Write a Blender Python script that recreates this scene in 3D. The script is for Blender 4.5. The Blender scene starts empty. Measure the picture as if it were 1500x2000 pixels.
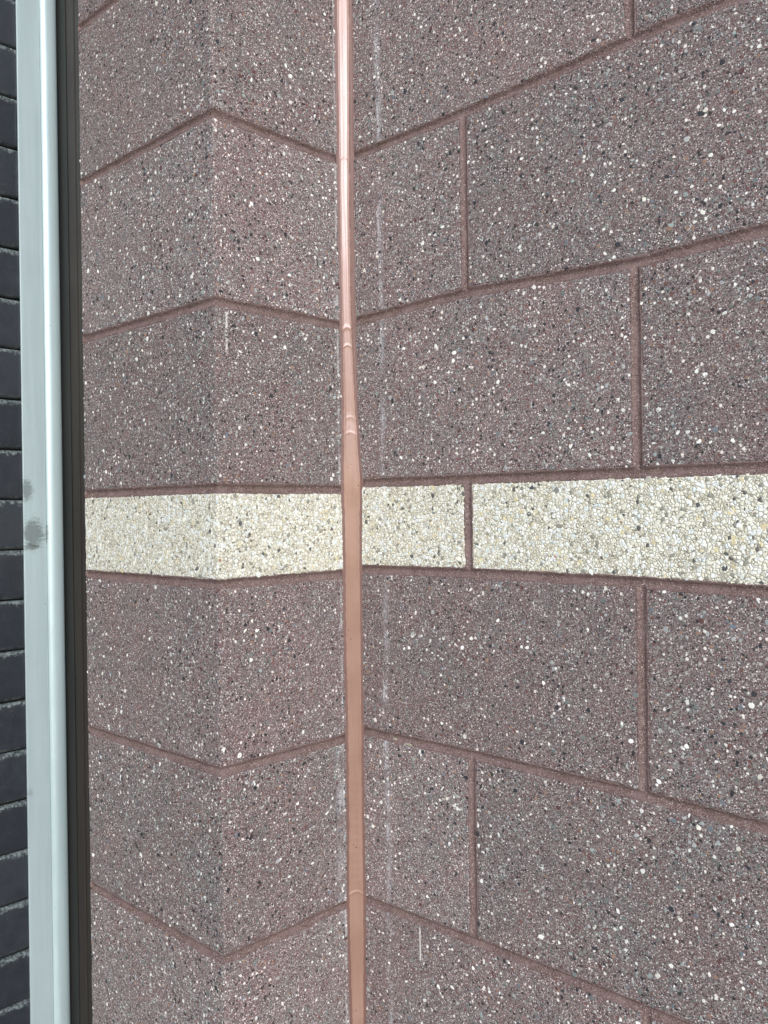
import bpy, math, random
import numpy as np
from mathutils import Matrix, Vector

S = bpy.context.scene
COL = S.collection
R = math.radians

# ---------------------------------------------------------------- camera
cam_data = bpy.data.cameras.new("camera")
cam = bpy.data.objects.new("camera", cam_data)
COL.objects.link(cam)
cam_data.sensor_fit = 'VERTICAL'
cam_data.sensor_height = 36.0
cam_data.lens = 36.0 * 1700.9 / 2000.0
cam_data.clip_start = 0.02
cam_data.clip_end = 500.0
cam.matrix_world = (Matrix.Translation((0, 0, 1.5)) @ Matrix.Rotation(R(90) - 0.00238, 4, 'X')
                    @ Matrix.Rotation(-0.01349, 4, 'Z'))
S.camera = cam

# ---------------------------------------------------------------- sky and sun (hazy daylight)
SUN_EL = 22.5
world = bpy.data.worlds.new("World")
S.world = world
world.use_nodes = True
wn = world.node_tree.nodes
wl = world.node_tree.links
wn.clear()
sky = wn.new('ShaderNodeTexSky')
sky.sky_type = 'NISHITA'
sky.sun_disc = False
sky.sun_elevation = R(SUN_EL)
sky.sun_rotation = R(180)
sky.air_density = 1.0
sky.dust_density = 0.6
sky.ozone_density = 1.0
hsv = wn.new('ShaderNodeHueSaturation')
hsv.inputs['Saturation'].default_value = 0.75
bg = wn.new('ShaderNodeBackground')
bg.inputs['Strength'].default_value = 0.14
wo = wn.new('ShaderNodeOutputWorld')
wl.new(sky.outputs[0], hsv.inputs['Color'])
wl.new(hsv.outputs[0], bg.inputs['Color'])
wl.new(bg.outputs[0], wo.inputs['Surface'])

sd = bpy.data.lights.new("sun", 'SUN')
sd.energy = 1.5
sd.angle = R(20)
sd.color = (0.985, 0.995, 1.0)
sun = bpy.data.objects.new("sun", sd)
COL.objects.link(sun)
sun.matrix_world = Matrix.Rotation(R(11), 4, 'Z') @ Matrix.Rotation(R(90 - SUN_EL), 4, 'X')

S.view_settings.view_transform = 'Standard'
S.view_settings.look = 'None'
S.view_settings.gamma = 1.0
S.view_settings.use_curve_mapping = False
S.view_settings.exposure = 0.78
S.render.engine = 'CYCLES'

# ---------------------------------------------------------------- plan of the place
D = np.array([0.73152, -0.68182])      # along the long wall, towards the right and the viewer
N = np.array([0.69552, 0.71850])       # away from the viewer, into the long wall
C1 = np.array([-0.04016, 1.08981])     # inside corner (sealed joint)
LS, LT = 0.20167, 0.29017              # side face and front face of the pier
C2 = C1 - N * LS                       # outside corner of the pier
C3 = C2 - D * LT                       # where the pier meets the dark frame
H = 0.2032
HP = {0: .6362, 1: .4339, 2: .2293, 3: .0262, 4: -.0788, 5: -.2825, 6: -.4878}
HR = {0: .6392, 1: .4416, 2: .2357, 3: .0334, 4: -.0725, 5: -.2747, 6: -.4795}
for k in (7, 8, 9, 10):
    HP[k] = HP[6] - H * (k - 6)
    HR[k] = HR[6] - H * (k - 6)
for k in (-1, -2, -3, -4):
    HP[k] = HP[0] - H * k
    HR[k] = HR[0] - H * k
RU = [0.016, 0.182, 0.3856, 0.504]
ROFF = {1: [-.002, -.0024, .0031, .002], 2: [-.0007, .004, -.0032, .0007], 3: [.0006, 0, 0, 0],
        4: [-.0007, .0018, .001, -.0014], 5: [.0015, .0023, .001, -.0029], 6: [-.0034, 0, .002, .001]}


def jr(k, u):
    u = np.asarray(u, dtype=float)
    z = 1.5 + HR[k] - 0.00225 * u
    if k in ROFF:
        z = z + np.interp(u, RU, ROFF[k])
    return z


def jp(k, s):
    return 1.5 + HP[k] + 0 * np.asarray(s, dtype=float)


KS = list(range(-4, 11))               # joints from the top course down

# ---------------------------------------------------------------- numpy noise
_rng = np.random.RandomState(7)
_T = _rng.rand(256, 256)


def vnoise(x, y, seed=0):
    x = np.asarray(x, dtype=float) + seed * 17.37
    y = np.asarray(y, dtype=float) + seed * 9.71
    xi = np.floor(x).astype(int)
    yi = np.floor(y).astype(int)
    fx = x - xi
    fy = y - yi
    fx = fx * fx * (3 - 2 * fx)
    fy = fy * fy * (3 - 2 * fy)
    a = _T[xi % 256, yi % 256]
    b = _T[(xi + 1) % 256, yi % 256]
    c = _T[xi % 256, (yi + 1) % 256]
    d = _T[(xi + 1) % 256, (yi + 1) % 256]
    return (a * (1 - fx) + b * fx) * (1 - fy) + (c * (1 - fx) + d * fx) * fy - 0.5


def fnoise(x, y, seed=0):
    return vnoise(x, y, seed) + 0.5 * vnoise(x * 2.1, y * 2.1, seed + 1) + 0.25 * vnoise(x * 4.3, y * 4.3, seed + 2)


# ---------------------------------------------------------------- surface maps
def map_r(u, z, dep):
    """long wall: u along the wall, dep = metres behind the face"""
    u = np.asarray(u, dtype=float)
    x = C1[0] + D[0] * u + N[0] * dep
    y = C1[1] + D[1] * u + N[1] * dep
    return np.stack([x, y, z + 0 * u], -1)


def map_p(s, z, dep):
    """pier: s runs along the side face to the outside corner, then along the front face"""
    s = np.asarray(s, dtype=float)
    dep = dep + 0 * s
    # softened outer corner
    q = dep + 0.0004 * np.exp(-((s - LS) / 0.0016) ** 2)
    side = s < LS
    a = np.where(side, s * (LS - q) / LS, 0)
    t = np.where(side, 0, q + (s - LS) * (LT - q) / LT)
    xs = C1[0] - N[0] * a - D[0] * q
    ys = C1[1] - N[1] * a - D[1] * q
    xt = C2[0] - D[0] * t + N[0] * q
    yt = C2[1] - D[1] * t + N[1] * q
    return np.stack([np.where(side, xs, xt), np.where(side, ys, yt), z + 0 * s], -1)


# ---------------------------------------------------------------- object helpers
def empty(name, label, cat, loc=(0, 0, 0), group=None):
    o = bpy.data.objects.new(name, None)
    COL.objects.link(o)
    o.location = loc
    o.empty_display_size = 0.05
    o['label'] = label
    o['category'] = cat
    o['kind'] = 'thing'
    if group:
        o['group'] = group
    return o


def mesh_obj(name, verts, faces, mat, parent=None, uvs=None, cols=None, smooth=False, mats=None, midx=None):
    me = bpy.data.meshes.new(name)
    base = np.zeros(3)
    q = parent
    while q is not None:
        base = base + np.array(q.location)
        q = q.parent
    v = np.asarray(verts, dtype=float) - base
    me.from_pydata(v.tolist(), [], faces)
    me.materials.append(mat)
    if mats:
        for m in mats:
            me.materials.append(m)
    if midx is not None:
        me.polygons.foreach_set('material_index', midx)
    if uvs is not None:
        uvl = me.uv_layers.new(name='wall_uv')
        li = np.zeros(len(me.loops), dtype=np.int32)
        me.loops.foreach_get('vertex_index', li)
        uvl.data.foreach_set('uv', np.asarray(uvs, dtype=np.float32)[li].ravel())
    if cols is not None:
        ca = me.color_attributes.new('stone', 'FLOAT_COLOR', 'POINT')
        ca.data.foreach_set('color', np.asarray(cols, dtype=np.float32).ravel())
    if smooth:
        me.polygons.foreach_set('use_smooth', np.ones(len(me.polygons), dtype=bool))
    me.update()
    o = bpy.data.objects.new(name, me)
    COL.objects.link(o)
    if parent is not None:
        o.parent = parent
    return o


# ---------------------------------------------------------------- material helpers
class NT:
    def __init__(self, name):
        self.m = bpy.data.materials.new(name)
        self.m.use_nodes = True
        self.t = self.m.node_tree
        self.t.nodes.clear()
        self.out = self.t.nodes.new('ShaderNodeOutputMaterial')
        self.p = self.t.nodes.new('ShaderNodeBsdfPrincipled')
        self.t.links.new(self.p.outputs[0], self.out.inputs['Surface'])
        self.tc = self.t.nodes.new('ShaderNodeTexCoord')

    def link(self, a, b):
        self.t.links.new(a, b)

    def n(self, typ, **kw):
        nd = self.t.nodes.new(typ)
        for k, v in kw.items():
            setattr(nd, k, v)
        return nd

    def _set(self, nd, i, v):
        if v is None:
            return
        if hasattr(v, 'is_linked') or isinstance(v, bpy.types.NodeSocket):
            self.link(v, nd.inputs[i])
        else:
            nd.inputs[i].default_value = v

    def math(self, op, a, b=None, c=None, clamp=False):
        nd = self.n('ShaderNodeMath', operation=op, use_clamp=clamp)
        self._set(nd, 0, a)
        self._set(nd, 1, b)
        if c is not None:
            self._set(nd, 2, c)
        return nd.outputs[0]

    def vor(self, scale, vec=None, feature='F1', rnd=1.0):
        nd = self.n('ShaderNodeTexVoronoi', feature=feature)
        nd.inputs['Scale'].default_value = scale
        nd.inputs['Randomness'].default_value = rnd
        self.link(vec or self.tc.outputs['Object'], nd.inputs['Vector'])
        return nd

    def noise(self, scale, detail=3, rough=0.55, vec=None, dist=0.0):
        nd = self.n('ShaderNodeTexNoise')
        nd.inputs['Scale'].default_value = scale
        nd.inputs['Detail'].default_value = detail
        nd.inputs['Roughness'].default_value = rough
        nd.inputs['Distortion'].default_value = dist
        self.link(vec or self.tc.outputs['Object'], nd.inputs['Vector'])
        return nd

    def ramp(self, fac, stops, interp='LINEAR'):
        nd = self.n('ShaderNodeValToRGB')
        cr = nd.color_ramp
        cr.interpolation = interp
        while len(cr.elements) > 1:
            cr.elements.remove(cr.elements[-1])
        cr.elements[0].position = stops[0][0]
        cr.elements[0].color = (*stops[0][1], 1)
        for p, c in stops[1:]:
            e = cr.elements.new(p)
            e.color = (*c, 1)
        self._set(nd, 0, fac)
        return nd.outputs[0]

    def mix(self, fac, a, b, blend='MIX'):
        nd = self.n('ShaderNodeMix', data_type='RGBA', blend_type=blend)
        self._set(nd, 0, fac)
        for i, v in ((6, a), (7, b)):
            if isinstance(v, tuple):
                nd.inputs[i].default_value = (*v[:3], 1)
            else:
                self.link(v, nd.inputs[i])
        return nd.outputs[2]

    def sep(self, vec):
        nd = self.n('ShaderNodeSeparateXYZ')
        self.link(vec, nd.inputs[0])
        return nd.outputs

    def smooth(self, v, lo, hi, a=0.0, b=1.0):
        nd = self.n('ShaderNodeMapRange', interpolation_type='SMOOTHSTEP')
        self._set(nd, 0, v)
        nd.inputs[1].default_value = lo
        nd.inputs[2].default_value = hi
        nd.inputs[3].default_value = a
        nd.inputs[4].default_value = b
        return nd.outputs[0]

    def bump(self, height, strength, dist, normal=None):
        nd = self.n('ShaderNodeBump')
        nd.inputs['Strength'].default_value = strength
        nd.inputs['Distance'].default_value = dist
        self.link(height, nd.inputs['Height'])
        if normal is not None:
            self.link(normal, nd.inputs['Normal'])
        return nd.outputs[0]

    def gauss(self, v, c, w):
        """bell curve of v round c"""
        d = self.math('DIVIDE', self.math('SUBTRACT', v, c), w)
        return self.math('POWER', 2.718, self.math('MULTIPLY', self.math('MULTIPLY', d, d), -1.0))

    def base(self, col, rough=None, spec=None, normal=None):
        self._set(self.p, 'Base Color', col if not isinstance(col, tuple) else (*col, 1))
        if rough is not None:
            self._set(self.p, 'Roughness', rough)
        if spec is not None:
            self.p.inputs['Specular IOR Level'].default_value = spec
        if normal is not None:
            self.link(normal, self.p.inputs['Normal'])
        return self.m


MAUVE = [(0.0, (.042, .030, .032)), (.14, (.125, .085, .085)), (.30, (.192, .138, .136)), (.5, (.148, .134, .132)),
         (.64, (.240, .186, .182)), (.79, (.265, .256, .252)), (.92, (.45, .43, .42)), (.975, (.80, .78, .76))]


def streaks(nt, col, kind, cream=False):
    """lime runs, chalky smears and lichen that sit on the masonry (UV = metres along the wall, height)"""
    uv = nt.sep(nt.n('ShaderNodeUVMap', uv_map='wall_uv').outputs[0])
    u, z = uv[0], uv[1]
    wig = nt.math('MULTIPLY', nt.math('SUBTRACT', nt.noise(9, 2).outputs[0], 0.5), 0.010)
    uw = nt.math('ADD', u, wig)
    speck = nt.noise(420, 3, 0.7).outputs[0]
    brk = nt.noise(30, 3, 0.6).outputs[0]
    lime = (.50, .50, .53)
    if kind == 'long':
        # the pale run a hand's breadth from the sealed corner
        m = nt.math('MULTIPLY', nt.gauss(uw, .0545, .0042), nt.smooth(brk, .35, .62, .05, .62))
        m = nt.math('MULTIPLY', m, nt.smooth(speck, .40, .58, .05, 1.0))
        col = nt.mix(m, col, lime)
        m2 = nt.math('MULTIPLY', nt.gauss(uw, .0525, .0012), nt.smooth(brk, .50, .62, 0, .6))
        col = nt.mix(nt.math('MULTIPLY', m2, nt.smooth(speck, .4, .5)), col, (.62, .62, .64))
        # short white drip under a bed joint
        dz = nt.math('MULTIPLY', nt.smooth(z, .968, .975), nt.smooth(z, 1.008, 1.012, 1, 0))
        m3 = nt.math('MULTIPLY', nt.gauss(nt.math('ADD', u, nt.math('MULTIPLY', wig, .4)), .1035, .0011), dz)
        col = nt.mix(nt.math('MULTIPLY', m3, nt.smooth(speck, .3, .5, .3, 1)), col, (.68, .68, .66))
    else:
        # chalky run close to the sealant, low down and a fainter one high up
        lo = nt.math('MULTIPLY', nt.smooth(z, 1.24, 1.14), nt.smooth(z, .92, 1.0))
        m = nt.math('MULTIPLY', nt.gauss(uw, .027, .0055), nt.smooth(z, .98, 1.03))
        m = nt.math('MULTIPLY', m, nt.smooth(z, 1.25, 1.2))
        m = nt.math('MULTIPLY', m, nt.smooth(brk, .4, .6, .1, .7))
        col = nt.mix(nt.math('MULTIPLY', m, nt.smooth(speck, .36, .55)), col, lime)
        m = nt.math('MULTIPLY', nt.gauss(u, .0205, .0016), nt.smooth(brk, .4, .6, .1, .8))
        col = nt.mix(nt.math('MULTIPLY', m, nt.smooth(speck, .42, .52)), col, (.55, .54, .54))
        # thin white run near the outside corner
        dz = nt.math('MULTIPLY', nt.smooth(z, 1.672, 1.68), nt.smooth(z, 1.722, 1.718))
        m3 = nt.math('MULTIPLY', nt.gauss(nt.math('ADD', u, nt.math('MULTIPLY', wig, .5)), .1863, .0014), dz)
        col = nt.mix(nt.math('MULTIPLY', m3, nt.smooth(speck, .42, .5)), col, (.66, .66, .63))
        # rust red cast on the side face next to the outside corner
        rd = nt.math('MULTIPLY', nt.smooth(nt.math('ADD', u, nt.math('MULTIPLY', wig, 3)), LS - .15, LS - .02),
                     nt.smooth(u, LS + .001, LS - .001))
        rd = nt.math('MULTIPLY', rd, nt.smooth(brk, .3, .62, .05, .34))
        if not cream:
            col = nt.mix(rd, col, nt.mix(1.0, col, (1.02, .93, .90), 'MULTIPLY'))
    return col


def block_material(name, kind):
    nt = NT(name)
    info = nt.n('ShaderNodeObjectInfo')
    # warp so the grains are not perfect cells
    wn_ = nt.noise(500, 2, .5)
    wv = nt.n('ShaderNodeVectorMath', operation='MULTIPLY_ADD')
    nt.link(wn_.outputs['Color'], wv.inputs[0])
    wv.inputs[1].default_value = (.0009, .0009, .0009)
    nt.link(nt.tc.outputs['Object'], wv.inputs[2])
    P = wv.outputs[0]
    vf = nt.vor(1150, P)
    vm = nt.vor(560, P)
    vb = nt.vor(250, P)
    vx = nt.vor(140, P)
    cf, cm, cb, cx = [nt.sep(v.outputs['Color']) for v in (vf, vm, vb, vx)]
    col = nt.ramp(cf[0], MAUVE, 'CONSTANT')
    # 2 mm grains
    pm = nt.ramp(cm[1], [(0, (.05, .045, .047)), (.16, (.17, .095, .09)), (.36, (.20, .195, .185)), (.55, (.25, .16, .155)),
                         (.70, (.30, .29, .275)), (.84, (.52, .49, .46)), (.95, (.80, .78, .75))], 'CONSTANT')
    mm = nt.math('MULTIPLY', nt.smooth(cm[0], .58, .60), nt.smooth(vm.outputs['Distance'], .50, .38))
    col = nt.mix(mm, col, pm)
    # 4 mm grains
    pb = nt.ramp(cb[1], [(0, (.035, .035, .038)), (.20, (.13, .15, .14)), (.40, (.17, .085, .075)), (.52, (.24, .245, .23)),
                         (.72, (.42, .42, .41)), (.82, (.76, .74, .70)), (.95, (.30, .19, .13))], 'CONSTANT')
    zone = nt.noise(7, 2, .5).outputs[0]
    thr = nt.smooth(zone, .35, .65, .86, .68)
    if kind == 'pier':      # the mix is coarser and greyer on the front face beside the outside corner
        uvz = nt.sep(nt.n('ShaderNodeUVMap', uv_map='wall_uv').outputs[0])
        cz = nt.math('MULTIPLY', nt.smooth(uvz[0], LS + .10, LS + .03), nt.smooth(uvz[0], LS - .002, LS + .002))
        thr = nt.math('SUBTRACT', thr, nt.math('MULTIPLY', cz, .15))
    sel = nt.math('GREATER_THAN', cb[0], thr)
    mb = nt.math('MULTIPLY', sel, nt.smooth(vb.outputs['Distance'], .46, .36))
    col = nt.mix(mb, col, pb)
    if kind == 'pier':
        col = nt.mix(nt.math('MULTIPLY', cz, .10), col, nt.mix(1.0, col, (.86, .98, 1.02), 'MULTIPLY'))
    # clouds of tone through the mix
    cl = nt.noise(11, 3, .55).outputs[0]
    c2 = nt.noise(34, 3, .6).outputs[0]
    col = nt.mix(nt.smooth(cl, .36, .62, 0, .8), col, nt.mix(1.0, col, (1.06, .98, .97), 'MULTIPLY'))
    col = nt.mix(nt.smooth(c2, .45, .68, 0, .5), col, nt.mix(1.0, col, (.90, .96, .97), 'MULTIPLY'))
    col = nt.mix(nt.smooth(nt.math('FRACT', nt.math('MULTIPLY', info.outputs['Random'], 7.31)), 0, 1, 0, .6), col, nt.mix(1.0, col, (1.02, .985, .985), 'MULTIPLY'))
    br = nt.math('MULTIPLY_ADD', info.outputs['Random'], .20, .90)
    vmul = nt.n('ShaderNodeVectorMath', operation='SCALE')
    nt.link(col, vmul.inputs[0])
    nt.link(br, vmul.inputs['Scale'])
    col = streaks(nt, vmul.outputs[0], kind)
    h = nt.math('ADD', nt.math('MULTIPLY', cf[2], .35), nt.math('MULTIPLY', nt.math('SUBTRACT', .6, vm.outputs['Distance']), .8))
    h = nt.math('ADD', h, nt.math('MULTIPLY', mb, .5))
    nrm = nt.bump(h, .55, .0006)
    rough = nt.smooth(cm[2], 0, 1, .55, .9)
    return nt.base(col, rough, .35, nrm)


def cream_material(name, kind):
    nt = NT(name)
    wn_ = nt.noise(320, 2, .5)
    wv = nt.n('ShaderNodeVectorMath', operation='MULTIPLY_ADD')
    nt.link(wn_.outputs['Color'], wv.inputs[0])
    wv.inputs[1].default_value = (.0013, .0013, .0013)
    nt.link(nt.tc.outputs['Object'], wv.inputs[2])
    P = wv.outputs[0]
    vm = nt.vor(300, P)
    ve = nt.vor(300, P, 'DISTANCE_TO_EDGE')
    vf = nt.vor(1000, P)
    vb = nt.vor(180, P)
    cm, cf, cb = nt.sep(vm.outputs['Color']), nt.sep(vf.outputs['Color']), nt.sep(vb.outputs['Color'])
    col = nt.ramp(cm[0], [(0, (.28, .28, .24)), (.04, (.58, .55, .44)), (.12, (.69, .66, .54)), (.36, (.77, .75, .64)),
                          (.60, (.82, .81, .72)), (.8, (.87, .87, .83)), (.93, (.70, .76, .76)), (.975, (.11, .11, .105))], 'CONSTANT')
    fine = nt.ramp(cf[0], [(0, (.20, .18, .14)), (.16, (.50, .46, .36)), (.42, (.74, .71, .59)), (.75, (.84, .82, .72))], 'CONSTANT')
    col = nt.mix(nt.smooth(cm[1], .66, .70), col, fine)
    gap = nt.smooth(ve.outputs['Distance'], .10, .02, 0, .8)
    col = nt.mix(gap, col, (.27, .24, .18))
    pb = nt.ramp(cb[1], [(0, (.80, .81, .78)), (.6, (.70, .75, .74)), (.8, (.70, .62, .40)), (.965, (.10, .105, .11))], 'CONSTANT')
    mb = nt.math('MULTIPLY', nt.smooth(cb[0], .80, .81), nt.smooth(vb.outputs['Distance'], .48, .42))
    col = nt.mix(mb, col, pb)
    col = streaks(nt, col, kind, True)
    h = nt.math('ADD', nt.math('MULTIPLY', nt.smooth(ve.outputs['Distance'], 0, .25), 1.0), nt.math('MULTIPLY', cm[2], .5))
    nrm = nt.bump(h, .6, .0009)
    return nt.base(col, .62, .4, nrm)


def mortar_material():
    nt = NT('mauve_mortar')
    cf = nt.sep(nt.vor(1300).outputs['Color'])
    col = nt.ramp(cf[0], [(0, (.090, .057, .053)), (.3, (.158, .106, .098)), (.6, (.205, .142, .131)), (.86, (.28, .205, .190)),
                          (.975, (.50, .45, .44))], 'CONSTANT')
    n1 = nt.noise(45, 4, .6).outputs[0]
    col = nt.mix(nt.smooth(n1, .4, .7, 0, .5), col, (.235, .165, .158))
    n2 = nt.noise(14, 3, .55).outputs[0]
    col = nt.mix(nt.smooth(n2, .58, .72, 0, .35), col, (.13, .095, .07))
    uv = nt.sep(nt.n('ShaderNodeUVMap', uv_map='wall_uv').outputs[0])
    sp = nt.noise(160, 3, .6).outputs[0]
    # two small crusts of yellow-green lichen under bed joints of the long wall
    for cu, cz, wu, wz in ((.0885, 1.2215, .0075, .0022), (.0885, 1.0080, .0085, .0018), (.066, 1.2245, .004, .0015)):
        m = nt.math('MULTIPLY', nt.gauss(uv[0], cu, wu), nt.gauss(uv[1], cz, wz))
        m = nt.smooth(nt.math('ADD', m, nt.math('MULTIPLY', nt.math('SUBTRACT', sp, .5), .6)), .42, .55)
        col = nt.mix(nt.math('MULTIPLY', m, .6), col, (.44, .44, .31))
    h = nt.math('ADD', nt.noise(900, 3, .7).outputs[0], nt.math('MULTIPLY', nt.noise(150, 3, .6).outputs[0], 1.5))
    return nt.base(col, .85, .2, nt.bump(h, .5, .0007))


def stone_material():
    nt = NT('aggregate_stone')
    at = nt.n('ShaderNodeVertexColor', layer_name='stone')
    n1 = nt.noise(700, 3, .6).outputs[0]
    col = nt.mix(nt.smooth(n1, .3, .7, .0, .35), at.outputs['Color'], nt.mix(1.0, at.outputs['Color'], (.72, .72, .70), 'MULTIPLY'))
    return nt.base(col, .5, .45, nt.bump(n1, .35, .0004))


def sealant_material():
    nt = NT('tan_sealant')
    uv = nt.sep(nt.n('ShaderNodeUVMap', uv_map='wall_uv').outputs[0])
    t = nt.math('ABSOLUTE', uv[0])
    n1 = nt.noise(18, 3, .5).outputs[0]
    col = nt.mix(nt.smooth(n1, .35, .7), (.275, .165, .124), (.31, .192, .150))
    ed = nt.smooth(nt.math('ADD', t, nt.math('MULTIPLY', nt.math('SUBTRACT', nt.noise(140, 3, .6).outputs[0], .5), .25)), .82, .92)
    col = nt.mix(nt.math('MULTIPLY', ed, .85), col, (.13, .068, .056))
    sp = nt.vor(330)
    sc = nt.sep(sp.outputs['Color'])
    m = nt.math('MULTIPLY', nt.smooth(sc[0], .985, .99), nt.smooth(sp.outputs['Distance'], .3, .2))
    col = nt.mix(m, col, (.05, .03, .025))
    mp = nt.n('ShaderNodeMapping')
    mp.inputs['Scale'].default_value = (260, 260, 9)
    nt.link(nt.tc.outputs['Object'], mp.inputs[0])
    h = nt.noise(1, 3, .6, mp.outputs[0]).outputs[0]
    nt.p.inputs['Specular Tint'].default_value = (1.0, .86, .90, 1)
    col = nt.mix(nt.smooth(h, .42, .68, 0, .3), col, nt.mix(1.0, col, (.80, .74, .72), 'MULTIPLY'))
    m = nt.base(col, nt.math('ADD', nt.smooth(h, .3, .7, .18, .28), nt.smooth(t, .78, .9, 0, .3)), .44, nt.bump(h, .12, .0006))
    return m


def aluminium_material():
    nt = NT('clear_anodised_aluminium')
    o = nt.sep(nt.tc.outputs['Object'])
    mp = nt.n('ShaderNodeMapping')
    mp.inputs['Scale'].default_value = (90, 90, 4)
    nt.link(nt.tc.outputs['Object'], mp.inputs[0])
    st = nt.noise(1, 4, .6, mp.outputs[0]).outputs[0]
    cl = nt.noise(14, 3, .6).outputs[0]
    col = nt.mix(nt.smooth(st, .3, .7), (.44, .535, .545), (.50, .60, .61))
    col = nt.mix(nt.smooth(cl, .52, .72, 0, .35), col, (.42, .48, .50))
    uv = nt.sep(nt.n('ShaderNodeUVMap', uv_map='wall_uv').outputs[0])
    mp2 = nt.n('ShaderNodeMapping')
    mp2.inputs['Scale'].default_value = (110, 110, 330)
    nt.link(nt.tc.outputs['Object'], mp2.inputs[0])
    sm = nt.noise(1, 5, .75, mp2.outputs[0]).outputs[0]
    # two sooty rubs on the flange and a scuff on the bead
    for cb, cz, wb, wz, k in ((.0385, 1.5330, .0080, .0150, .55), (.0305, 1.4740, .0150, .0210, .62), (.0340, 1.4560, .0130, .0045, .55),
                              (.0120, 1.4750, .0016, .0140, .45), (.0395, 1.1260, .004, .006, .22)):
        m = nt.math('MULTIPLY', nt.gauss(uv[0], cb, wb), nt.gauss(uv[1], cz, wz))
        m = nt.smooth(nt.math('ADD', m, nt.math('MULTIPLY', nt.math('SUBTRACT', sm, .5), 1.7)), .22, .70)
        col = nt.mix(nt.math('MULTIPLY', m, k), col, (.07, .078, .07))
    nt.p.inputs['Metallic'].default_value = .30
    return nt.base(col, nt.smooth(cl, .3, .7, .30, .42), .5, nt.bump(st, .04, .0005))


def bronze_material(name, a, b):
    nt = NT(name)
    mp = nt.n('ShaderNodeMapping')
    mp.inputs['Scale'].default_value = (60, 60, 5)
    nt.link(nt.tc.outputs['Object'], mp.inputs[0])
    st = nt.noise(1, 4, .6, mp.outputs[0]).outputs[0]
    sp = nt.noise(600, 2, .5).outputs[0]
    col = nt.mix(nt.smooth(st, .35, .65), a, b)
    col = nt.mix(nt.smooth(sp, .62, .75, 0, .3), col, (.05, .045, .038))
    nt.p.inputs['Metallic'].default_value = .2
    return nt.base(col, .5, .25, nt.bump(sp, .08, .0003))


def tile_material():
    nt = NT('black_glazed_brick')
    uv = nt.sep(nt.n('ShaderNodeUVMap', uv_map='wall_uv').outputs[0])   # u: from left end, v: 0 bottom .. pitch top
    n1 = nt.noise(60, 4, .65).outputs[0]
    n2 = nt.noise(260, 4, .7).outputs[0]
    info = nt.n('ShaderNodeObjectInfo')
    col = nt.mix(nt.smooth(nt.math('ADD', n1, nt.math('MULTIPLY', nt.math('SUBTRACT', info.outputs['Random'], .5), .4)), .3, .75), (.018, .022, .028), (.028, .033, .040))
    e = nt.math('ADD', uv[1], nt.math('MULTIPLY', nt.math('SUBTRACT', nt.noise(130, 5, .75).outputs[0], .5), .022))
    top = nt.smooth(e, .0600, .0655)
    top = nt.math('MULTIPLY', top, nt.smooth(n2, .38, .62, .1, 1))
    col = nt.mix(nt.math('MULTIPLY', top, .7), col, (.24, .28, .275))
    bot = nt.math('MULTIPLY', nt.smooth(e, .0065, .0035), nt.smooth(n1, .4, .6, .1, .6))
    col = nt.mix(nt.math('MULTIPLY', bot, .5), col, (.16, .17, .15))
    sp = nt.smooth(nt.noise(500, 2, .5).outputs[0], .70, .76, 0, .5)
    col = nt.mix(sp, col, (.18, .20, .20))
    return nt.base(col, nt.smooth(n2, .3, .7, .34, .5), .45, nt.bump(n2, .12, .0006))


def plain(name, col, rough=.8, spec=.3):
    nt = NT(name)
    n1 = nt.noise(30, 5, .65).outputs[0]
    c = nt.mix(nt.smooth(n1, .3, .7), tuple(x * .85 for x in col), tuple(min(1, x * 1.12) for x in col))
    return nt.base(c, rough, spec, nt.bump(n1, .2, .002))


M_LONG = block_material('mauve_ground_block_long', 'long')
M_PIER = block_material('mauve_ground_block_pier', 'pier')
M_CLONG = cream_material('cream_ground_block_long', 'long')
M_CPIER = cream_material('cream_ground_block_pier', 'pier')
M_MORTAR = mortar_material()
M_STONE = stone_material()
M_SEAL = sealant_material()
M_ALU = aluminium_material()
M_BRONZE = bronze_material('dark_bronze_paint', (.015, .0155, .014), (.021, .020, .018))
M_BROWN = bronze_material('dark_brown_paint', (.021, .014, .011), (.028, .020, .015))
M_TILE = tile_material()
M_DARK = plain('dark_bedding', (.012, .012, .013), .9, .1)
M_GROUND = plain('concrete_paving', (.30, .29, .27), .85, .2)

# ---------------------------------------------------------------- ground
ground = mesh_obj('ground', [(-150, -150, 0), (150, -150, 0), (150, 150, 0), (-150, 150, 0)], [(0, 1, 2, 3)], M_GROUND)
ground['kind'] = 'structure'

# ---------------------------------------------------------------- blocks
HALF = 0.0052      # half a mortar joint
CORNER_BACK = C1 + (C3 - C2)


def spaced(a, b, step, edge=(.0007, .0022)):
    n = max(2, int(round((b - a - 2 * edge[1]) / step)))
    mid = np.linspace(a + edge[1], b - edge[1], n + 1)
    return np.concatenate([[a, a + edge[0]], mid, [b - edge[0], b]])


def face_relief(U, Z, sd):
    return 0.00025 * fnoise(U * 90, Z * 90, sd) + 0.0004 * vnoise(U * 12, Z * 12, sd + 5)


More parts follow.
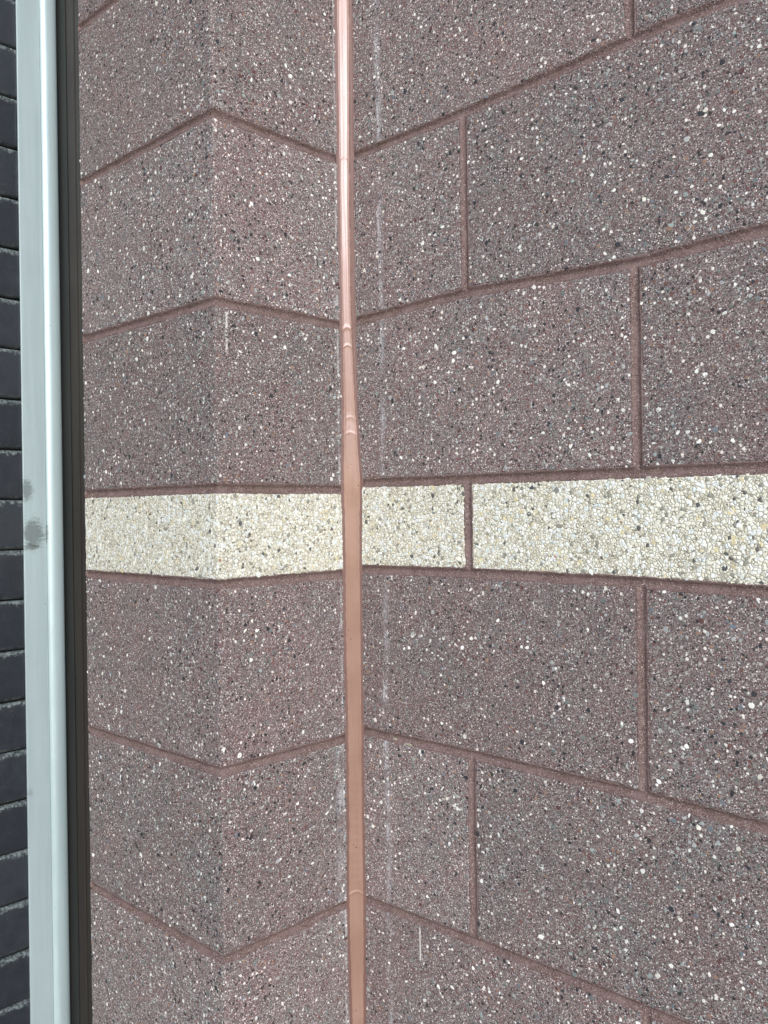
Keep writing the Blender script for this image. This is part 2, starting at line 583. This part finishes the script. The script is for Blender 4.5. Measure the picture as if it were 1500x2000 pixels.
def block(name, parent, kind, u0, u1, zlo, zhi, mat, seed, fine):
    step = 0.0045 if fine else 0.04
    us = spaced(u0, u1, step)
    if kind == 'pier':
        extra = LS + np.array([-.004, -.002, -.001, 0, .001, .002, .004])
        us = np.unique(np.concatenate([us[np.abs(us - LS) > .0045], extra]))
    nv = len(spaced(0, .19, step))
    hh = float(np.mean(zhi(us) - zlo(us))) - 2 * HALF
    ts = spaced(0, hh, step) / hh
    U, Tt = np.meshgrid(us, ts, indexing='ij')
    lo = zlo(U) + HALF
    hi = zhi(U) - HALF
    Z = lo + (hi - lo) * Tt
    eu = np.minimum(U - us[0], us[-1] - U)
    ez = np.minimum(Z - lo, hi - Z)
    e = np.minimum(eu, ez)
    dep = face_relief(U, Z, seed)
    chip = np.clip(vnoise(U * 160, Z * 160, seed + 9) + vnoise(U * 60, Z * 60, seed + 3), 0, 1)
    dep = dep + np.where(e < .0004, .0006 + .0020 * chip, 0) + np.where((e >= .0004) & (e < .0012), .0003 + .0012 * chip, 0)
    jit = 0.0009 * vnoise(U * 230, Z * 230, seed + 20)
    Zj = Z + np.where(ez < .0004, jit, 0)
    Uj = U + np.where(eu < .0004, jit, 0)
    f = map_r if kind == 'long' else map_p
    V = f(Uj, Zj, dep)
    nu, nz = U.shape
    verts = V.reshape(-1, 3)
    uv = np.stack([U, Z], -1).reshape(-1, 2)
    idx = np.arange(nu * nz).reshape(nu, nz)
    if kind == 'long':
        q = np.stack([idx[:-1, :-1], idx[1:, :-1], idx[1:, 1:], idx[:-1, 1:]], -1).reshape(-1, 4)
    else:
        q = np.stack([idx[:-1, :-1], idx[:-1, 1:], idx[1:, 1:], idx[1:, :-1]], -1).reshape(-1, 4)
    faces = q.tolist()
    bot, top, lft, rgt = idx[:, 0], idx[:, -1], idx[0, :], idx[-1, :]
    nb = len(verts)
    if kind == 'long':
        dp = 0.19
        bk = [map_r(us[0], zlo(us[0]) + HALF, dp), map_r(us[-1], zlo(us[-1]) + HALF, dp),
              map_r(us[-1], zhi(us[-1]) - HALF, dp), map_r(us[0], zhi(us[0]) - HALF, dp)]
        verts = np.concatenate([verts, np.array(bk)])
        uv = np.concatenate([uv, [(us[0], lo[0, 0]), (us[-1], lo[0, 0]), (us[-1], hi[0, 0]), (us[0], hi[0, 0])]])
        a, b, c, d = nb, nb + 1, nb + 2, nb + 3
        faces += [[a] + [b] + bot[::-1].tolist(), top.tolist() + [c, d], [a] + lft.tolist() + [d],
                  [c] + rgt[::-1].tolist() + [b], [b, a, d, c]]
    else:
        far = CORNER_BACK
        bk = [(far[0], far[1], lo[0, 0]), (far[0], far[1], hi[0, 0])]
        verts = np.concatenate([verts, np.array(bk)])
        uv = np.concatenate([uv, [(us[0], lo[0, 0]), (us[0], hi[0, 0])]])
        a, b = nb, nb + 1
        faces += [[a] + bot.tolist(), [b] + top[::-1].tolist(), [b, a] + lft.tolist(), [a, b] + rgt[::-1].tolist()]
    return mesh_obj(name, verts, faces, mat, parent, uvs=uv)


PAL_BROWN = [((.84, .83, .80), 19), ((.76, .73, .65), 6), ((.40, .41, .41), 12), ((.17, .19, .19), 20), ((.035, .037, .042), 30),
             ((.11, .052, .048), 7), ((.25, .165, .155), 7), ((.16, .19, .22), 6), ((.34, .21, .14), 1), ((.31, .36, .35), 6)]
PAL_CREAM = [((.82, .83, .80), 30), ((.80, .78, .68), 30), ((.72, .77, .77), 14), ((.68, .58, .38), 6), ((.09, .095, .10), 3),
             ((.56, .54, .47), 10), ((.28, .29, .27), 4), ((.34, .17, .11), 1)]


def aggregate(parent_block, kind, u0, u1, zlo, zhi, cream, seed):
    """larger stones of the mix, ground nearly flush with the face"""
    rs = np.random.RandomState(seed)
    area = (u1 - u0) * 0.19 * (0.5 if cream else 1)
    n = int(area * (16000 if cream else 15000))
    mu = math.log(.0017 if cream else .00160)
    size = np.clip(np.exp(mu + rs.randn(n) * (.36 if cream else .42)), .0008, .0046 if cream else .0034)
    u = u0 + .001 + rs.rand(n) * (u1 - u0 - .002)
    lo = zlo(u) + HALF + size * .5
    hi = zhi(u) - HALF - size * .5
    z = lo + (hi - lo) * rs.rand(n)
    if kind == 'pier':
        keep = np.abs(u - LS) > size * .9
        u, z, size, n = u[keep], z[keep], size[keep], int(keep.sum())
    if not cream:      # stones gather in drifts
        keep = (vnoise(u * 14, z * 14, 41) + .5) > rs.rand(n) * .85
        u, z, size, n = u[keep], z[keep], size[keep], int(keep.sum())
    pal = PAL_CREAM if cream else PAL_BROWN
    w = np.array([p[1] for p in pal], float)
    w /= w.sum()
    pick = rs.choice(len(pal), n, p=w)
    cols = np.array([p[0] for p in pal])[pick] * (0.82 + .3 * rs.rand(n, 1))
    K = 7
    ang = (np.arange(K) / K * 2 * np.pi)[None, :] + rs.rand(n, 1) * 6.28 + (rs.rand(n, K) - .5) * .5
    rad = size[:, None] * (0.72 + .5 * rs.rand(n, K))
    asp = 0.5 + .5 * rs.rand(n, 1)
    rot = rs.rand(n, 1) * np.pi
    lx, ly = np.cos(ang) * rad, np.sin(ang) * rad * asp
    dx = lx * np.cos(rot) - ly * np.sin(rot)
    dz = lx * np.sin(rot) + ly * np.cos(rot)
    f = map_r if kind == 'long' else map_p
    base = face_relief(u, z, seed)[:, None]
    proud = (.00022 + .0002 * rs.rand(n, 1))
    rim = f(u[:, None] + dx, z[:, None] + dz, base + .0006 + 0 * dx)
    topv = f(u[:, None] + dx * .78, z[:, None] + dz * .78, base - proud + (rs.rand(n, K) - .5) * .0002)
    V = np.concatenate([rim, topv], 1).reshape(-1, 3)
    faces = []
    kk = np.arange(K)
    flip = kind == 'long'
    for i in range(n):
        o = i * 2 * K
        r = (o + kk).tolist()
        t = (o + K + kk).tolist()
        if flip:
            faces.append(t)
            faces += [[r[j], r[(j + 1) % K], t[(j + 1) % K], t[j]] for j in range(K)]
        else:
            faces.append(t[::-1])
            faces += [[t[j], t[(j + 1) % K], r[(j + 1) % K], r[j]] for j in range(K)]
    C = np.repeat(np.concatenate([cols, np.ones((n, 1))], 1), 2 * K, axis=0)
    o = mesh_obj('aggregate', V, faces, M_STONE, parent_block, cols=C)
    o['kind'] = 'stuff'
    return o


wall = empty('block_wall', 'long mauve speckled block wall with one thin cream course, right of the sealed corner joint',
             'wall', (C1[0] + D[0] * .4, C1[1] + D[1] * .4, 0))
pier = empty('block_pier', 'projecting mauve block pier with a cream band, between the dark frame and the sealed joint',
             'pier', (C2[0], C2[1], 0))

U_END = 1.62
VB = {-1: -.0028, 0: -.0028, 2: -.0006, 4: .0014, 6: .0018}
seed = 100
VERT = {}
for k in KS[:-1]:
    odd = k % 2 == 0          # courses that carry the joint at .3856
    cream = (k == 3)
    if odd:
        js = [.3856 + VB.get(k, 0), .7920, 1.1984]
    else:
        js = [.1824, .5888, .9952, 1.4016]
    VERT[k] = js
    ends = [0.004 - HALF] + js + [U_END + HALF]
    top = lambda u, k=k: jr(k, u)
    lowf = lambda u, k=k: jr(k + 1, u)
    zmid = 1.5 + (HR[k] + HR[k + 1]) / 2
    for a, b in zip(ends[:-1], ends[1:]):
        seed += 1
        near = (a < .6) and (.78 < zmid < 2.25)
        o = block('block', wall, 'long', a + HALF, b - HALF, lowf, top, M_CLONG if cream else M_LONG, seed, near)
        if cream:
            o['label'] = 'cream aggregate block'
        if near:
            aggregate(o, 'long', a + HALF, min(b - HALF, .78), lowf, top, cream, seed)
    seed += 1
    topp = lambda u, k=k: jp(k, u)
    lowp = lambda u, k=k: jp(k + 1, u)
    near = .78 < zmid < 2.25
    o = block('block', pier, 'pier', .006, LS + LT, lowp, topp, M_CPIER if cream else M_PIER, seed, near)
    if cream:
        o['label'] = 'cream aggregate corner block'
    if near:
        aggregate(o, 'pier', .012, LS + LT, lowp, topp, cream, seed)


# ---------------------------------------------------------------- mortar (tooled concave joints, smeared a little over the faces)
def mortar(parent, kind, u0, u1, fine_lo, fine_hi, jf, verts_k, u_fine):
    def patch(ua, ub, za, zb, st):
        us = np.arange(ua, ub + st * .5, st)
        if kind == 'pier':
            us = np.unique(np.concatenate([us[np.abs(us - LS) > .0015], LS + np.array([-.0015, -.0007, 0, .0007, .0015])]))
            us = us[us <= ub]
        zs = np.arange(za, zb + st * .5, st)
        U, Z = np.meshgrid(us, zs, indexing='ij')
        wob = .0007 * vnoise(U * 35, Z * 35, 3) + .0004 * vnoise(U * 150, Z * 150, 4)
        carve = np.full(U.shape, -1.0)
        near = np.full(U.shape, 1.0)
        for k in KS:
            d = np.abs(Z - jf(k, U) + wob)
            w = .0050 + .0009 * vnoise(U * 25, Z * 0 + k * 3.3, 8)
            carve = np.maximum(carve, np.where(d < w, .0036 * (1 - (d / w) ** 2) - .0002, -1))
            near = np.minimum(near, d)
        if verts_k:
            for k, js in verts_k.items():
                zt, zb_ = jf(k, U), jf(k + 1, U)
                inside = (Z < zt) & (Z > zb_)
                for j in js:
                    d = np.where(inside, np.abs(U - j + wob * .8), 1.0)
                    w = .0050 + .0009 * vnoise(Z * 25, Z * 0 + k * 1.7, 12)
                    carve = np.maximum(carve, np.where(d < w, .0026 * (1 - (d / w) ** 2) - .0002, -1))
                    near = np.minimum(near, d)
        rim = -.0003 + np.clip(near - .0052, 0, None) ** 2 * 560
        dep = np.where(carve > -.9, np.maximum(carve, -.0004), rim)
        dep = dep + .00016 * fnoise(U * 120, Z * 120, 30) + .0003 * vnoise(U * 30, Z * 30, 33)
        dep = dep + np.where(near > .0046, .0016 * np.clip(fnoise(U * 240, Z * 240, 36) + .08, 0, 1), 0)
        dep = dep - np.where(near > .0050, .0010 * np.clip(vnoise(U * 28, Z * 28, 38) - .12, 0, 1), 0)
        ok = near < .0088
        f = map_r if kind == 'long' else map_p
        V = f(U, Z, dep)
        idx = np.arange(U.size).reshape(U.shape)
        cell = ok[:-1, :-1] & ok[1:, :-1] & ok[1:, 1:] & ok[:-1, 1:]
        if kind == 'long':
            q = np.stack([idx[:-1, :-1], idx[1:, :-1], idx[1:, 1:], idx[:-1, 1:]], -1)[cell]
        else:
            q = np.stack([idx[:-1, :-1], idx[:-1, 1:], idx[1:, 1:], idx[1:, :-1]], -1)[cell]
        used = np.unique(q)
        re = np.full(U.size, -1)
        re[used] = np.arange(len(used))
        return V.reshape(-1, 3)[used], re[q], np.stack([U, Z], -1).reshape(-1, 2)[used]
    Vs, Qs, UVs, off = [], [], [], 0
    parts = [(u0, u_fine, fine_lo, fine_hi, .0014)]
    parts.append((u0, u_fine, .0, fine_lo, .004))
    parts.append((u0, u_fine, fine_hi, 2.98, .004))
    if u1 > u_fine:
        parts.append((u_fine, u1, .0, 2.98, .004))
    for p in parts:
        v, q, t = patch(*p)
        Vs.append(v)
        Qs.append(q + off)
        UVs.append(t + np.array([0 if kind == 'long' else 5.0, 0]))
        off += len(v)
    V = np.concatenate(Vs)
    Q = np.concatenate(Qs).tolist()
    T = np.concatenate(UVs)
    # the bed behind the tooled face
    mp = map_r if kind == 'long' else map_p
    n0 = len(V)
    if kind == 'long':
        c = [mp(u0, .0, .012), mp(u1, .0, .012), mp(u1, 2.95, .012), mp(u0, 2.95, .012)]
        Q.append([n0, n0 + 1, n0 + 2, n0 + 3])
        V = np.concatenate([V, np.array(c)])
        T = np.concatenate([T, [(u0, 0), (u1, 0), (u1, 2.95), (u0, 2.95)]])
    else:
        c = [mp(u0, .0, .012), mp(LS, .0, .012), mp(u1, .0, .012), mp(u0, 2.95, .012), mp(LS, 2.95, .012), mp(u1, 2.95, .012)]
        Q += [[n0, n0 + 3, n0 + 4, n0 + 1], [n0 + 1, n0 + 4, n0 + 5, n0 + 2]]
        V = np.concatenate([V, np.array(c)])
        T = np.concatenate([T, [(u0, 0), (LS, 0), (u1, 0), (u0, 2.95), (LS, 2.95), (u1, 2.95)]])
    return mesh_obj('mortar', V, Q, M_MORTAR, parent, uvs=T, smooth=True)


mortar(wall, 'long', .004, U_END, .80, 2.20, jr, VERT, .62)
mortar(pier, 'pier', .006, LS + LT - .0005, .80, 2.20, jp, None, LS + LT - .0005)

# ---------------------------------------------------------------- sealant bead in the inside corner
LZ = [(.8627, .0149), (1.0228, .0175), (1.1172, .0156), (1.2441, .0152), (1.3397, .0168), (1.4347, .0158), (1.5362, .0171),
      (1.5932, .0166), (1.625, .0150), (1.7516, .0157), (1.878, .0168), (2.1307, .0173)]
RZ = [(.8609, .0125), (1.0212, .0148), (1.1164, .0142), (1.2439, .0152), (1.3391, .0155), (1.4344, .0156), (1.52, .0178),
      (1.5358, .0193), (1.5460, .0185), (1.560, .0158), (1.593, .0150), (1.625, .0122), (1.7524, .0102), (1.8795, .0106), (2.1326, .0128)]
sealant = empty('sealant_bead', 'glossy tan sealant bead filling the tall inside corner between pier and long wall', 'sealant',
                (C1[0], C1[1], 0))
zs = np.concatenate([np.arange(.0, .8, .01), np.arange(.8, 2.2, .0011), np.arange(2.2, 2.96, .01)])
sl = np.interp(zs, [p[0] for p in LZ], [p[1] for p in LZ]) + .0008 * vnoise(zs * 60, zs * 0, 50) + .0006 * vnoise(zs * 280, zs * 0, 51)
ur = np.interp(zs, [p[0] for p in RZ], [p[1] for p in RZ]) + .0008 * vnoise(zs * 55, zs * 0, 52) + .0006 * vnoise(zs * 260, zs * 0, 53)
_w = np.hanning(61)
_w /= _w.sum()
zu = np.arange(0, 3.0, .0011)


def softened(tab):
    y = np.interp(zu, [p[0] for p in tab], [p[1] for p in tab])
    y = np.convolve(np.pad(y, 30, mode='edge'), _w, 'valid')
    return np.interp(zs, zu, y)


slf, urf = softened(LZ), softened(RZ)
NF = 18
ts_face = np.linspace(-1, 1, NF)


def bead_ridge(z):
    h = 0 * z
    for c, w, a in ((1.9369, .0012, .00015), (1.7272, .0024, .0003), (1.7049, .0010, .0003), (1.6157, .0015, .00010),
                    (1.5966, .0015, .00012), (1.0273, .0014, .0006)):
        h = h + a * np.exp(-((z - c) / w) ** 2)
    return h


# offsets from C1 measured a along -N (side face) and c along +D (long wall)
cols_t = [-1.25, -1.12, -1.02] + list(ts_face * .86) + [1.02, 1.12, 1.25]
A = np.zeros((len(zs), len(cols_t)))
Cc = np.zeros_like(A)
for j, t in enumerate(cols_t):
    if t < -1.2:
        a, c = sl + .0012, -.0006 + 0 * sl
    elif t < -1.1:
        a, c = sl + .0004, .0005 + 0 * sl
    elif t < -.9:
        a, c = sl - .0012, .0008 + 0 * sl
    elif t > 1.2:
        a, c = -.0006 + 0 * ur, ur + .0012
    elif t > 1.1:
        a, c = .0005 + 0 * ur, ur + .0004
    elif t > .9:
        a, c = .0008 + 0 * ur, ur - .0012
    else:
        w = (t / .86 + 1) / 2
        al, cl_ = slf - .0021, .0021
        cr_ = urf - .0019
        ar = np.maximum(.0020, al - 1.22 * (cr_ - cl_))
        a = al * (1 - w) + ar * w
        c = cl_ * (1 - w) + cr_ * w
        tt = t / .86
        # slightly hollow face with raised lips, tooling ripples down its length
        curve = .00016 * (1 - tt ** 2) - .00025 * np.exp(-((abs(tt) - .93) / .08) ** 2)
        arc = zs + .004 * tt ** 2
        calm = .06 + .94 * np.clip((1.715 - zs) / .10, 0, 1)
        rip = bead_ridge(arc) + calm * (.00030 * vnoise(zs * 30, zs * 0 + tt * 1.6, 60) + .00005 * vnoise(zs * 240, zs * 0 + tt * 2, 61))
        rip = rip + .00012 * vnoise(zs * 5, zs * 0 + tt * 3.5, 62)
        low = np.clip((1.24 - zs) / .12, 0, 1) * np.clip((zs - 1.02) / .02, 0, 1)
        rip = rip + .00008 * low * np.sin(zs * 720) * (1 - tt ** 2)
        a = a - (curve - rip)
        c = c - (curve - rip)
    A[:, j] = a
    Cc[:, j] = c
X = C1[0] - N[0] * A + D[0] * Cc
Y = C1[1] - N[1] * A + D[1] * Cc
Zz = np.repeat(zs[:, None], len(cols_t), 1)
V = np.stack([X, Y, Zz], -1).reshape(-1, 3)
idx = np.arange(V.shape[0]).reshape(Zz.shape)
Q = np.stack([idx[:-1, :-1], idx[:-1, 1:], idx[1:, 1:], idx[1:, :-1]], -1).reshape(-1, 4).tolist()
T = np.stack([np.repeat(np.array(cols_t)[None, :], len(zs), 0), Zz], -1).reshape(-1, 2)
fl = mesh_obj('bead', V, Q, M_SEAL, sealant, uvs=T, smooth=True)


# ---------------------------------------------------------------- frame and glazed brick: a along -D and b along -N from C3
def fr(a, b, z):
    a = np.asarray(a, float)
    return np.stack([C3[0] - D[0] * a - N[0] * b, C3[1] - D[1] * a - N[1] * b, z + 0 * a], -1)


def extrude(name, prof, z0, z1, mat, parent, nz=60, closed=True, smooth=False, wav=0.0, seedn=70):
    """prof: list of (a, b), extruded upwards"""
    prof = np.array(prof, float)
    z = np.linspace(z0, z1, nz)
    Aq = np.repeat(prof[None, :, 0], nz, 0)
    Bq = np.repeat(prof[None, :, 1], nz, 0)
    Zq = np.repeat(z[:, None], len(prof), 1)
    Aq = Aq + wav * vnoise(Zq * 3.1, Zq * 0, seedn)
    V = fr(Aq, Bq, Zq).reshape(-1, 3)
    idx = np.arange(V.shape[0]).reshape(Zq.shape)
    if closed:
        nx = np.roll(idx, -1, axis=1)
        q = np.stack([idx[:-1], nx[:-1], nx[1:], idx[1:]], -1).reshape(-1, 4).tolist()
        q += [idx[0][::-1].tolist(), idx[-1].tolist()]
    else:
        q = np.stack([idx[:-1, :-1], idx[:-1, 1:], idx[1:, 1:], idx[1:, :-1]], -1).reshape(-1, 4).tolist()
    T = np.stack([Bq, Zq], -1).reshape(-1, 2)
    return mesh_obj(name, V, q, mat, parent, uvs=T, smooth=smooth)


p0 = fr(.083, .02, 0)
trim = empty('metal_trim', 'pale satin aluminium corner trim with a rounded edge, beside the black brick', 'trim', tuple(p0))
extrude('flange', [(.0830, .0120), (.0830, .0425), (.0834, .0429), (.0858, .0429), (.0858, .0120)], 0, 2.96, M_ALU, trim, wav=.0006)
bead_prof = []
for i in range(15):
    th = math.pi * i / 14
    bead_prof.append((.0838 - .0062 * math.sin(th) ** .9, -.0002 + .0117 * math.cos(th)))
bead_prof += [(.0850, -.0119), (.0850, .0115)]
extrude('rounded_edge', bead_prof, 0, 2.96, M_ALU, trim, smooth=True)

p1 = fr(.04, -.012, 0)
frame = empty('bronze_frame', 'dark bronze recessed metal frame strip between the aluminium trim and the pier', 'frame', tuple(p1))
extrude('face_panel', [(.0580, -.0124), (.0905, -.0124), (.0905, -.030), (.0580, -.030)], 0, 2.96, M_BRONZE, frame)
extrude('brown_strip', [(.0000, -.0132), (.0577, -.0132), (.0577, -.030), (.0000, -.030)], 0, 2.96, M_BROWN, frame)
extrude('edge_ridge', [(.0335, -.0133), (.0342, -.0127), (.0362, -.0125), (.0382, -.0127), (.0389, -.0133)], 0, 2.96, M_BROWN, frame, smooth=True)
# small squeeze-outs of mortar where the bed joints run against the frame
for k in range(-1, 8):
    z = 1.5 + HP[k]
    vs, fs = [], []
    nn = 10
    for i in range(7):
        ph = math.pi * i / 6
        for j in range(nn):
            th = 2 * math.pi * j / nn
            rr = (.0045 + .0012 * math.sin(3.1 * j + k)) * math.sin(ph)
            vs.append(fr(.0008 + rr * math.cos(th) * .55, -.0035 + .003 * math.cos(ph), z + rr * math.sin(th) * 1.25))
    for i in range(6):
        for j in range(nn):
            fs.append([i * nn + j, i * nn + (j + 1) % nn, (i + 1) * nn + (j + 1) % nn, (i + 1) * nn + j])
    o = mesh_obj('mortar_squeeze', vs, fs, M_MORTAR, pier, smooth=True,
                 uvs=[(9, 9)] * len(vs))

# black glazed bricks
p2 = fr(.087, .2, 0)
bw = empty('brick_wall', 'black glazed brick wall with chalky chipped edges at the far left of the aluminium trim', 'wall', tuple(p2))
PITCH = .0673
TA = .087


def brick(parent, b0, b1, zb, seedn):
    rs = random.Random(seedn)
    hgt = PITCH - rs.uniform(.0018, .0032)
    # rounded profile bottom to top (depth, height)
    prof = []
    r1, r2 = .0042, .0036
    for i in range(5):
        th = math.pi / 2 * i / 4
        prof.append((r1 - r1 * math.sin(th), r1 - r1 * math.cos(th)))
    for q in (.25, .5, .75):
        prof.append((rs.uniform(-.0002, .0002), r1 + (hgt - r1 - r2) * q))
    for i in range(5):
        th = math.pi / 2 * i / 4
        prof.append((r2 - r2 * math.cos(th), hgt - r2 + r2 * math.sin(th)))
    bs = spaced(b0, b1, .006)
    da = rs.uniform(-.0005, .0005)
    vs, uv = [], []
    npf = len(prof)
    for b in bs:
        e = min(b - b0, b1 - b)
        ein = .0022 if e < .0003 else (.0008 if e < .0009 else 0)
        for dpt, hz in prof:
            ch = .0009 * max(0, float(vnoise(b * 300, (zb + hz) * 300, 80))) if (hz < .004 or hz > hgt - .004) else 0
            vs.append(fr(TA + da + dpt + ein + ch, b, zb + hz + .0006 * float(vnoise(b * 40, zb * 90, 82))))
            uv.append((b, hz + (PITCH - hgt)))
    fs = []
    nb_ = len(bs)
    for i in range(nb_ - 1):
        for j in range(npf - 1):
            fs.append([i * npf + j, i * npf + j + 1, (i + 1) * npf + j + 1, (i + 1) * npf + j])
    base = len(vs)
    for b, hz in ((b0, 0), (b0, hgt), (b1, hgt), (b1, 0)):
        vs.append(fr(TA + .06, b, zb + hz))
        uv.append((b, hz))
    fs.append([base] + [base + 1] + [j for j in range(npf - 1, -1, -1)])
    fs.append([base + 3] + [(nb_ - 1) * npf + j for j in range(npf)] + [base + 2])
    fs.append([base, base + 3] + [i * npf for i in range(nb_ - 1, -1, -1)][::1])
    fs.append([base + 1] + [i * npf + npf - 1 for i in range(nb_)] + [base + 2])
    o = mesh_obj('brick', vs, fs, M_TILE, parent, uvs=uv)
    me = o.data
    me.polygons.foreach_set('use_smooth', np.array([i < (nb_ - 1) * (npf - 1) for i in range(len(me.polygons))]))
    return o


k = 0
zb = 1.5217 - PITCH * 22
while zb < 2.95:
    off = .118 if k % 2 else .222
    edges = [.016, .016 + off]
    while edges[-1] < .62:
        edges.append(edges[-1] + .2085)
    for b0, b1 in zip(edges[:-1], edges[1:]):
        brick(bw, b0 + .0012, b1 - .0012, zb, int(k * 31 + b0 * 1000))
    zb += PITCH
    k += 1
V = [fr(TA + .007, .010, 0), fr(TA + .007, .80, 0), fr(TA + .007, .80, 2.96), fr(TA + .007, .010, 2.96),
     fr(TA + .08, .010, 0), fr(TA + .08, .80, 0), fr(TA + .08, .80, 2.96), fr(TA + .08, .010, 2.96)]
mesh_obj('bedding', V, [(0, 1, 2, 3), (4, 7, 6, 5), (0, 4, 5, 1), (3, 2, 6, 7), (0, 3, 7, 4), (1, 5, 6, 2)], M_DARK, bw)
